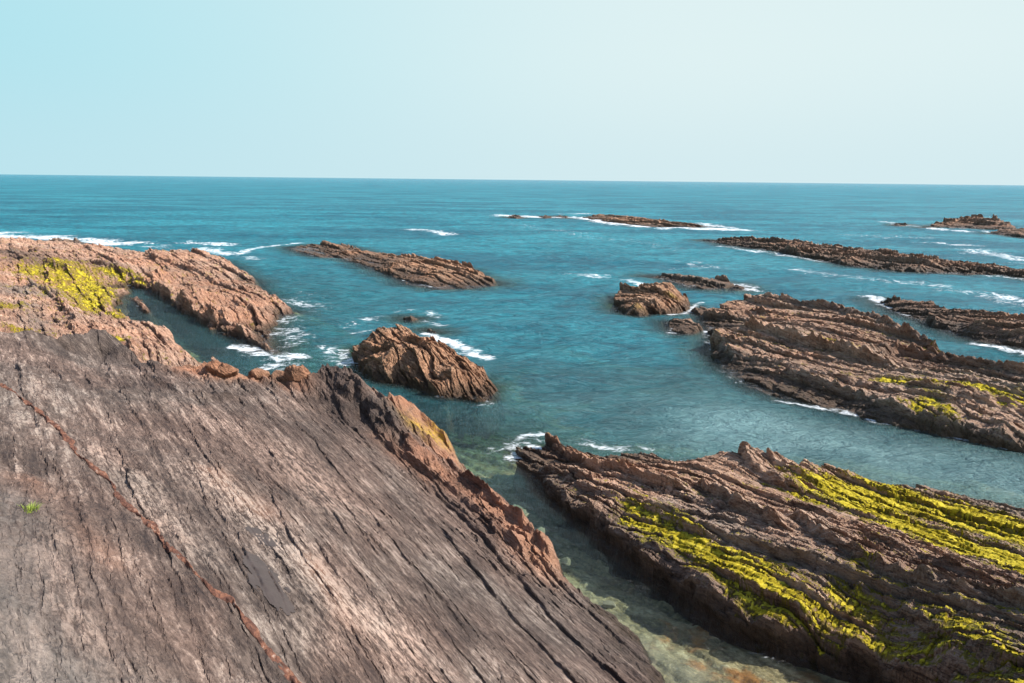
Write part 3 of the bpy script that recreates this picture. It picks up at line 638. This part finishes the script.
# ------------------------------------------------------------------ grass tuft
def grass_tuft(px, py, nb=130):
    q = slab.on(px, py); z0 = slab_z(*q) - .01
    V = []; Fc = []
    for i in range(nb):
        a = random.random() * 6.283; rr = .11 * math.sqrt(random.random())
        bx, by = rr * math.cos(a) * 1.25, rr * math.sin(a)
        L = .045 + .06 * random.random(); la = a + random.uniform(-.8, .8); lean = .25 + .9 * rr / .11 * random.random(); w = .006
        pts = []
        for k in range(4):
            t = k / 3; x = bx + math.cos(la) * lean * L * t * t; y = by + math.sin(la) * lean * L * t * t; z = L * t * (1 - .25 * lean * t)
            ww = w * (1 - t * .9); px_, py_ = -math.sin(la + .6) * ww, math.cos(la + .6) * ww
            pts += [(x + px_, y + py_, z), (x - px_, y - py_, z)]
        b = len(V); V += pts
        for k in range(3): Fc.append((b + 2 * k, b + 2 * k + 1, b + 2 * k + 3, b + 2 * k + 2))
    m, nt = new_mat('green_grass'); k = NT(nt)
    g = k.n('ShaderNodeNewGeometry')
    col = k.mix(g.outputs['Random Per Island'], (.13, .17, .02), (.30, .38, .05))
    bs = k.n('ShaderNodeBsdfPrincipled', inp={'Base Color': col, 'Roughness': .6}); k.n('ShaderNodeOutputMaterial', inp={0: bs.outputs[0]})
    o = mesh_from('grass_tuft', np.array(V), np.array(Fc), m, False); o.location = (q[0], q[1], z0)
    # seat the blades on the uneven rock
    return tag(o, 'small bright green grass tuft growing from a crack at the left edge of the slope', 'grass tuft')
grass_tuft(28, 510)

# ------------------------------------------------------------------ sea bed
BEDC = [(500, 500, .9), (540, 540, .7), (600, 590, .45), (650, 640, .33), (700, 665, .22), (760, 680, .10), (480, 460, 1.2), (450, 420, 1.5), (400, 410, 1.7), (350, 400, 2.5), (515, 440, 1.1), (560, 400, 3.5), (480, 400, 2.4), (600, 430, 2.8),
        (700, 430, 2.2), (800, 440, 1.4), (900, 460, 1.1), (1000, 480, 1.0), (1080, 500, .9), (850, 425, 1.6), (700, 380, 3.2), (620, 350, 6), (500, 330, 7), (300, 345, 4), (230, 350, 1.8), (180, 330, 1.3), (140, 305, .9), (330, 370, 2.5),
        (800, 250, 12), (300, 230, 12), (1000, 320, 6), (500, 205, 15), (800, 205, 15), (1024, 215, 15), (0, 210, 15), (730, 730, .1), (800, 800, .1), (640, 690, .2)]
bed = RBF([unproj(a, b) for a, b, _ in BEDC], [-c for _, _, c in BEDC])
def bed_z(x, y): return np.where(np.hypot(x, y) > 170, -16.0, np.clip(bed(x, y), -16, -.06))
rs = [7.0]
while rs[-1] < 60: rs.append(rs[-1] * 1.004 + .012)
while rs[-1] < 900: rs.append(rs[-1] * 1.015)
rs = np.array(rs); ts = np.concatenate([np.arange(-1.6, -.66, .03), np.arange(-.66, .9, .0035), np.arange(.9, 1.7, .03)])
R_, T_ = np.meshgrid(rs, ts, indexing='ij'); x = (R_ * np.sin(T_)).ravel(); y = (R_ * np.cos(T_)).ravel()
u, v = strata_uv(x, y, STRIKE); zb = bed_z(x, y)
near = np.exp(-np.hypot(x, y) / 40)
rel = layers(u, v, ((1.3, .16), (.45, .09), (.15, .04)), 91) - .12
z = zb + rel * np.clip(-zb * 1.0 + .25, .3, 1.0) + .04 * fbm(x / .4, y / .4, 92, 4)
def seabed_mat():
    m, nt = new_mat('seabed_rock'); k = NT(nt)
    pos = k.n('ShaderNodeNewGeometry').outputs['Position']; bedv = k.attr('bed', 'Vector')
    a = k.noise(k.mapv(bedv, (2.2, .5, 1)), 1.0, 6, .65, .6); b = k.noise(pos, .8, 4, .6, .6); c = k.noise(pos, 7.0, 5, .7)
    f = k.math('ADD', k.math('MULTIPLY', a, .6), k.math('MULTIPLY', c, .4))
    col = k.ramp_col(k.ramp(f, .3, .7), [(0, (.035, .028, .013)), (.35, (.13, .105, .045)), (.7, (.32, .26, .13)), (1, (.52, .46, .28))])
    col = k.mix(k.math('MULTIPLY', k.ramp(b, .5, .68), k.math('ADD', .3, k.attr('algae'))), col, k.mix(c, (.16, .05, .02), (.45, .22, .04)))
    col = k.mix(k.math('MULTIPLY', k.attr('sand'), k.ramp(b, .2, .6)), col, (.48, .47, .36))
    bp = k.n('ShaderNodeBump', inp={'Strength': .8, 'Distance': .15, 'Height': f})
    bs = k.n('ShaderNodeBsdfPrincipled', inp={'Base Color': col, 'Roughness': .7, 'Normal': bp.outputs[0]}); k.n('ShaderNodeOutputMaterial', inp={0: bs.outputs[0]})
    return m
def spot(px, py, w): q = unproj(px, py); return np.exp(-((x - q[0]) ** 2 + (y - q[1]) ** 2) / w ** 2)
algae = np.clip(spot(720, 640, 1.2) + spot(760, 665, 1.5) + spot(840, 690, 1.6) + spot(690, 610, .8), 0, 1)
sand = np.clip(line_dist(x, y, [unproj(740, 432), unproj(820, 445), unproj(900, 462), unproj(1100, 500)]), 0, 99); sand = .5 * np.exp(-(sand / 4) ** 2) + .32 * np.exp(-(line_dist(x, y, [unproj(570, 570), unproj(620, 620), unproj(690, 665)]) / .55) ** 2)
so_b = mesh_from('seabed', np.stack([x, y, z], 1), grid_faces(len(rs), len(ts)), seabed_mat(), True, {'bed': np.stack([u, v, z], 1), 'algae': algae, 'sand': np.clip(sand, 0, 1)})
tag(so_b, 'ochre and greenish sea floor showing through the shallow channel', 'seabed', None, 'structure')
_bedpoly = None

for i, (px, py, r, lab) in enumerate([(516, 499, .42, 'large pale rounded stone under water below the orange nose of the slope'), (539, 516, .22, 'small pale stone under water right of the large pale one'),
                                      (566, 545, .2, 'pale stone under water midway down the narrow channel'), (610, 590, .2, 'submerged stone in the channel under the reef cliff')]):
    q = unproj(px, py); zz = float(bed_z(np.array([q[0]]), np.array([q[1]]))[0])
    o = boulder('submerged_stone', (q[0], q[1], max(zz + r * .3, -.5)), r, None, 130 + i, 1.2, 1, .6)
    m, nt = new_mat('pale_stone'); k = NT(nt)
    cc = k.mix(k.noise(k.n('ShaderNodeNewGeometry').outputs['Position'], 5.0, 5, .6), (.14, .12, .075), (.36, .32, .22))
    bs = k.n('ShaderNodeBsdfPrincipled', inp={'Base Color': cc, 'Roughness': .8}); k.n('ShaderNodeOutputMaterial', inp={0: bs.outputs[0]})
    o.data.materials.append(m)
    tag(o, lab, 'stone', 'pale stones under water in the channel')

# ------------------------------------------------------------------ sea
rs = [6.5]
while rs[-1] < 260: rs.append(rs[-1] + max(.02, .0022 * rs[-1]))
while rs[-1] < 30000: rs.append(rs[-1] * 1.02)
rs = np.array(rs)
ts = np.concatenate([np.arange(-math.pi, -.72, .06), np.arange(-.72, .78, .0028), np.arange(.78, math.pi + .03, .06)])
ts[0] = -math.pi; ts[-1] = math.pi
R_, T_ = np.meshgrid(rs, ts, indexing='ij'); x = (R_ * np.sin(T_)).ravel(); y = (R_ * np.cos(T_)).ravel(); r = R_.ravel()
# waves: short crested ripples and a low swell from the open sea
def wave(x, y, lam, ang, seed, L=3):
    cx, cy = math.cos(ang), math.sin(ang)
    a = x * cx + y * cy; b = -x * cy + y * cx
    return perlin(a / lam, b / (L * lam), seed)
zw = np.zeros_like(x)
for i, (lam, amp) in enumerate([(11, .16), (5.5, .11), (2.6, .075), (1.3, .040), (.65, .02)]):
    cell = np.maximum(.0028 * r, .02)
    fade = sstep(2.2, 5.0, lam / cell)
    for j in range(2):
        w_ = wave(x, y, lam, math.radians(-100 + 35 * j + 13 * i), 300 + i * 7 + j)
        zw += amp * fade * 1.0 * (w_ if i > 2 else 1 - 2 * np.abs(w_) ** .8 - .3)
depth = -bed_z(x, y)
depth = np.where(r > 150, 15.0, depth)
mind = np.full(x.shape, 99.0)
nearm = r < 330
for poly, sl in ALLPOLY:
    P = np.array(poly); 
    bb = nearm & (x > P[:, 0].min() - 8) & (x < P[:, 0].max() + 8) & (y > P[:, 1].min() - 8) & (y < P[:, 1].max() + 8)
    idx = np.where(bb)[0]
    sd = poly_sd(x[idx], y[idx], poly)
    d = np.clip(-sd, 0, None)
    mind[idx] = np.minimum(mind[idx], d)
    depth[idx] = np.minimum(depth[idx], d * sl * .8 + .05)
calm = sstep(.0, 2.5, mind) * .75 + .25
# sheltered water lies flatter
for (pts, wdt, f) in [([(560, 560), (650, 630), (760, 683)], 2.2, .2), ([(150, 310), (230, 345)], 3, .3), ([(800, 440), (1000, 480)], 3.5, .55), ([(470, 450), (520, 500)], 2, .5)]:
    d = line_dist(x, y, [unproj(*p) for p in pts]); calm *= 1 - (1 - f) * np.exp(-(d / wdt) ** 2)
zw = np.where(r < 400, zw * calm, 0)
FO = [([(0, 236), (40, 237), (90, 240), (125, 244)], 4.0, 1.1), ([(-60, 232), (0, 234)], 5, 1.0), ([(150, 247), (165, 246)], 2, .7), ([(190, 243), (232, 245)], 2.2, .9), ([(205, 248), (228, 254)], 2.0, 1.0), ([(235, 253), (262, 248), (300, 243)], 1.2, .95), ([(248, 258), (256, 260)], 1.5, .75),
      ([(414, 230), (430, 231), (447, 234)], 2.5, .95), ([(576, 274), (600, 278)], 1.6, .85), ([(500, 215), (540, 217.5), (580, 217), (610, 223), (660, 228), (700, 229), (748, 230)], 4.0, 1.1), ([(560, 214), (585, 214)], 3.5, .9), ([(700, 224), (750, 230)], 3.0, .95),
      ([(428, 336), (450, 344), (480, 356)], .8, 1.15), ([(425, 322), (437, 326)], .7, .8), ([(430, 312), (440, 318)], .8, .7), ([(398, 312), (420, 311)], .7, .6), ([(345, 353), (352, 362)], .9, 1.0), ([(325, 350), (340, 358)], 1.2, .75), ([(350, 325), (375, 318)], .9, .65), ([(355, 335), (370, 330)], .6, .8),
      ([(290, 300), (310, 305)], 1.5, .75), ([(282, 322), (300, 318)], 1.6, .85), ([(275, 335), (290, 330)], 1.4, .8), ([(235, 348), (265, 356), (295, 358)], 1.0, 1.0), ([(285, 345), (310, 335)], 1.4, .65), ([(268, 365), (290, 362)], .8, .8), ([(320, 310), (300, 295)], 2, .45),
      ([(628, 282), (650, 288)], .9, 1.0), ([(670, 315), (685, 314), (700, 302)], .5, .9), ([(668, 325), (672, 335)], .5, .7), ([(735, 284), (752, 290)], 1.2, .9), ([(690, 262), (710, 268), (680, 268)], 2.5, .6), ([(620, 240), (680, 250)], 3, .42), ([(520, 225), (610, 240)], 5, .45),
      ([(868, 299), (884, 303), (905, 312)], .9, 1.0), ([(978, 343), (1024, 352), (1060, 360)], .9, 1.0), ([(800, 270), (870, 280), (930, 284), (1000, 300), (1060, 312)], 2.2, .68), ([(1000, 296), (1030, 302)], 1.6, .9), ([(920, 242), (975, 246)], 2.5, .9), ([(970, 250), (1000, 256), (1040, 262)], 3.5, .85), ([(885, 222), (915, 227)], 2.5, .8), ([(935, 229), (962, 231)], 2.5, 1.0), ([(850, 235), (920, 238)], 5, .55), ([(985, 231), (995, 232)], 2, .8),
      ([(720, 245), (780, 254), (820, 262)], 1.0, .8), ([(860, 250), (900, 254)], 1.2, .7), ([(740, 250), (760, 252)], 1, .9), ([(990, 277), (1024, 279)], 1, .8),
      ([(500, 452), (520, 445), (535, 440)], .8, .75), ([(532, 447), (548, 451)], .28, 1.3), ([(525, 436), (540, 434)], .5, .9), ([(585, 442), (600, 446), (620, 449)], .5, .85), ([(685, 458), (706, 467)], .45, .9), ([(640, 448), (670, 455)], .3, .7), ([(780, 402), (850, 414), (870, 422)], .35, .8), ([(820, 408), (850, 414)], .5, .8),
      ([(480, 400), (490, 404), (470, 405)], .35, .7), ([(722, 370), (740, 385)], .7, .5), ([(706, 330), (712, 350)], .5, .55), ([(720, 640), (745, 655)], .25, .35)]
silt = np.where(depth > .25, 1, depth / .25) * (np.exp(-(line_dist(x, y, [unproj(760, 436), unproj(900, 463), unproj(1150, 508)]) / 3.6) ** 2) + .22 * np.exp(-(line_dist(x, y, [unproj(600, 415), unproj(720, 400)]) / 6) ** 2))
foam = np.zeros_like(x)
jx = 1.0 * fbm(x / 3.5, y / 3.5, 210, 3); jy = 1.0 * fbm(x / 3.5, y / 3.5, 220, 3)
for pts, wdt, st in FO:
    q = [unproj(*p) for p in pts]; P = np.array(q)
    bb = np.where((x > P[:, 0].min() - 3 * wdt - 2) & (x < P[:, 0].max() + 3 * wdt + 2) & (y > P[:, 1].min() - 3 * wdt - 2) & (y < P[:, 1].max() + 3 * wdt + 2))[0]
    d = line_dist(x[bb] + jx[bb] * wdt * .5, y[bb] + jy[bb] * wdt * .5, q)
    foam[bb] = np.maximum(foam[bb], st * np.exp(-(d / wdt) ** 2))
edge = np.exp(-mind / .35) * (.38 + .5 * perlin(x / 4, y / 4, 230)) * np.where(r < 25, .45, 1.0)
foam = np.clip(np.maximum(foam, edge), 0, 1.3)

def sea_mat():
    m, nt = new_mat('sea_water'); k = NT(nt)
    geo = k.n('ShaderNodeNewGeometry'); pos = geo.outputs['Position']
    dep = k.attr('depth'); fo = k.attr('foam')
    big = k.noise(k.mapv(pos, (.02, .06, 1)), 1.0, 4, .6, .5)
    med = k.noise(k.mapv(pos, (.16, .3, 1)), 1.0, 4, .6, .8)
    deepc = k.mix(k.ramp(big, .35, .65), (.006, .122, .170), (.022, .225, .275))
    shal = k.mix(k.ramp(med, .35, .65), (.015, .095, .105), (.03, .14, .145))
    body = k.mix(k.ramp(dep, .6, 6.5), shal, deepc)
    T = [k.math('EXPONENT', k.math('MULTIPLY', dep, -kk)) for kk in (.30, .08, .16)]
    body = k.mix(1.0, body, k.mix(k.ramp(k.noise(k.mapv(pos, (.45, 1.0, 1), (7, 3, 0)), 1.0, 7, .72, 1.0), .3, .7), (.50, .58, .62), (1.5, 1.42, 1.38)), 'MULTIPLY')  # light and dark of ripples put into the body colour by noise
    body = k.mix(k.attr('silt'), body, k.mix(k.ramp(med, .3, .7), (.10, .215, .225), (.19, .335, .335)))
    lum = k.n('ShaderNodeBsdfDiffuse', inp={'Color': body})
    tc = k.n('ShaderNodeCombineColor', inp={0: T[0], 1: T[1], 2: T[2]})
    tr = k.n('ShaderNodeBsdfTransparent', inp={'Color': tc.outputs[0]})
    turb = k.math('SUBTRACT', 1.0, k.math('EXPONENT', k.math('MULTIPLY', k.math('MULTIPLY', dep, k.math('MINIMUM', k.math('ADD', dep, .15), 2.5)), -.11)))
    turb = k.math('ADD', turb, k.math('MULTIPLY', k.attr('silt'), .6), clamp=True)
    base = k.n('ShaderNodeMixShader', inp={0: turb, 1: tr.outputs[0], 2: lum.outputs[0]})
    n1 = k.noise(k.mapv(pos, (1.0, 2.4, 1)), 1.1, 3, .6, .6)
    n2 = k.noise(k.mapv(pos, (1.4, 2.4, 1), (3, 9, 0)), 4.5, 4, .65, .6)
    n3 = k.noise(k.mapv(pos, (.10, .30, 1)), 1.0, 4, .6, .3)
    hh = k.math('ADD', k.math('MULTIPLY', n1, .6), k.math('MULTIPLY', n2, .2))
    hh = k.math('ADD', hh, k.math('MULTIPLY', n3, 1.8))
    bp = k.n('ShaderNodeBump', inp={'Strength': 1.0, 'Distance': 1.0, 'Height': hh})
    nt.links.new(bp.outputs[0], lum.inputs['Normal'])
    gl = k.n('ShaderNodeBsdfGlossy', inp={'Color': (1, 1, 1, 1), 'Roughness': .27, 'Normal': bp.outputs[0]})
    fr = k.n('ShaderNodeFresnel', inp={'IOR': 1.33, 'Normal': bp.outputs[0]})
    frc = k.math('MINIMUM', k.math('MULTIPLY', fr.outputs[0], .7), .42)
    w = k.n('ShaderNodeMixShader', inp={0: frc, 1: base.outputs[0], 2: gl.outputs[0]})
    # foam: lace of bubbles
    vv = k.n('ShaderNodeVectorMath', operation='ADD', inp={0: pos, 1: k.n('ShaderNodeVectorMath', operation='SCALE', inp={0: k.n('ShaderNodeTexNoise', inp={'Vector': pos, 'Scale': .7, 'Detail': 3}).outputs['Color'], 'Scale': 1.6}).outputs[0]})
    vor = k.n('ShaderNodeTexVoronoi', feature='DISTANCE_TO_EDGE', inp={'Vector': vv.outputs[0], 'Scale': 1.3}).outputs[0]
    vor2 = k.n('ShaderNodeTexVoronoi', feature='DISTANCE_TO_EDGE', inp={'Vector': vv.outputs[0], 'Scale': 4.0}).outputs[0]
    fn = k.noise(k.mapv(pos, (.9, 1.1, 1)), 1.5, 7, .75, .7)
    tex = k.math('ADD', k.math('SUBTRACT', k.math('MULTIPLY', k.math('SUBTRACT', fn, .5), 3.0), k.math('MULTIPLY', vor, .9)), k.math('MULTIPLY', k.math('SUBTRACT', .25, vor2), .6))
    fm = k.ramp(k.math('ADD', tex, k.math('MULTIPLY', fo, k.math('ADD', .62, k.math('MULTIPLY', k.noise(k.mapv(pos, (.3, .45, 1)), 1.0, 3, .6), 1.0)))), .55, 1.45)
    fm = k.math('MULTIPLY', fm, k.ramp(fo, .04, .25))
    fcol = k.n('ShaderNodeBsdfDiffuse', inp={'Color': (.78, .82, .83, 1)})
    # open-sea whitecaps are not added: the photograph shows an almost calm offing
    w2 = k.n('ShaderNodeMixShader', inp={0: k.math('MULTIPLY', fm, .86), 1: w.outputs[0], 2: fcol.outputs[0]})
    k.n('ShaderNodeOutputMaterial', inp={0: w2.outputs[0]})
    return m
sea = mesh_from('sea', np.stack([x, y, zw], 1), grid_faces(len(rs), len(ts)), sea_mat(), True, {'depth': depth, 'foam': foam, 'silt': np.clip(silt, 0, 1)})
tag(sea, 'teal sea reaching to the horizon with white foam round the rocks', 'sea', None, 'structure')

# ------------------------------------------------------------------ camera, sky, sun
cam = bpy.data.cameras.new('camera'); co = bpy.data.objects.new('camera', cam); C.objects.link(co)
from mathutils import Matrix, Vector
Mx = Matrix(((CR[0], CU[0], -CF[0], 0), (CR[1], CU[1], -CF[1], 0), (CR[2], CU[2], -CF[2], CAMZ), (0, 0, 0, 1)))
co.matrix_world = Mx
cam.sensor_width = 36; cam.lens = F / W * 36; cam.clip_end = 60000; cam.clip_start = .1
bpy.context.scene.camera = co

SUN_EL = math.radians(43); SUN_AZ = math.radians(97)      # azimuth from +Y (view) towards +X (right)
wd = bpy.data.worlds.new('World'); bpy.context.scene.world = wd; wd.use_nodes = True
nt = wd.node_tree; nt.nodes.clear(); k = NT(nt)
sky = k.n('ShaderNodeTexSky', sky_type='NISHITA'); sky.sun_disc = False
sky.sun_elevation = SUN_EL; sky.sun_rotation = SUN_AZ; sky.altitude = 0; sky.air_density = 1.0; sky.dust_density = 1.0; sky.ozone_density = 1.0
tc = k.n('ShaderNodeTexCoord').outputs['Generated']
sp = k.n('ShaderNodeSeparateXYZ', inp={0: tc})
low = k.math('SUBTRACT', 1.0, k.ramp(k.math('ABSOLUTE', sp.outputs[2]), .24, .48))
sunw = k.ramp(sp.outputs[0], -.80, .30)
hz = k.mix(sunw, (1.79, 3.3, 3.71), (3.2, 3.82, 3.88))
hz = k.mix(k.math('MULTIPLY', k.math('SUBTRACT', 1.0, k.ramp(k.math('ABSOLUTE', sp.outputs[2]), .0, .16)),   .45), hz, (2.5, 3.35, 3.65))
hs = k.mix(k.math('MULTIPLY', low, 1.0), sky.outputs[0], hz)
bg = k.n('ShaderNodeBackground', inp={'Color': hs, 'Strength': .15}); k.n('ShaderNodeOutputWorld', inp={0: bg.outputs[0]})
sd_ = Vector((math.sin(SUN_AZ) * math.cos(SUN_EL), math.cos(SUN_AZ) * math.cos(SUN_EL), math.sin(SUN_EL)))
sl = bpy.data.lights.new('sun', 'SUN'); sl.energy = 5.0; sl.angle = math.radians(.5); sl.color = (1, .95, .88)
slo = bpy.data.objects.new('sun', sl); C.objects.link(slo); slo.rotation_euler = sd_.to_track_quat('Z', 'Y').to_euler()
slo.location = (30, 10, 40)
sc = bpy.context.scene
sc.view_settings.view_transform = 'Standard'; sc.view_settings.look = 'None'; sc.view_settings.gamma = 1.0; sc.view_settings.exposure = 0.62
sc.render.engine = 'CYCLES'; sc.cycles.use_denoising = True; sc.cycles.sample_clamp_direct = 8; sc.cycles.max_bounces = 6; sc.cycles.transparent_max_bounces = 8
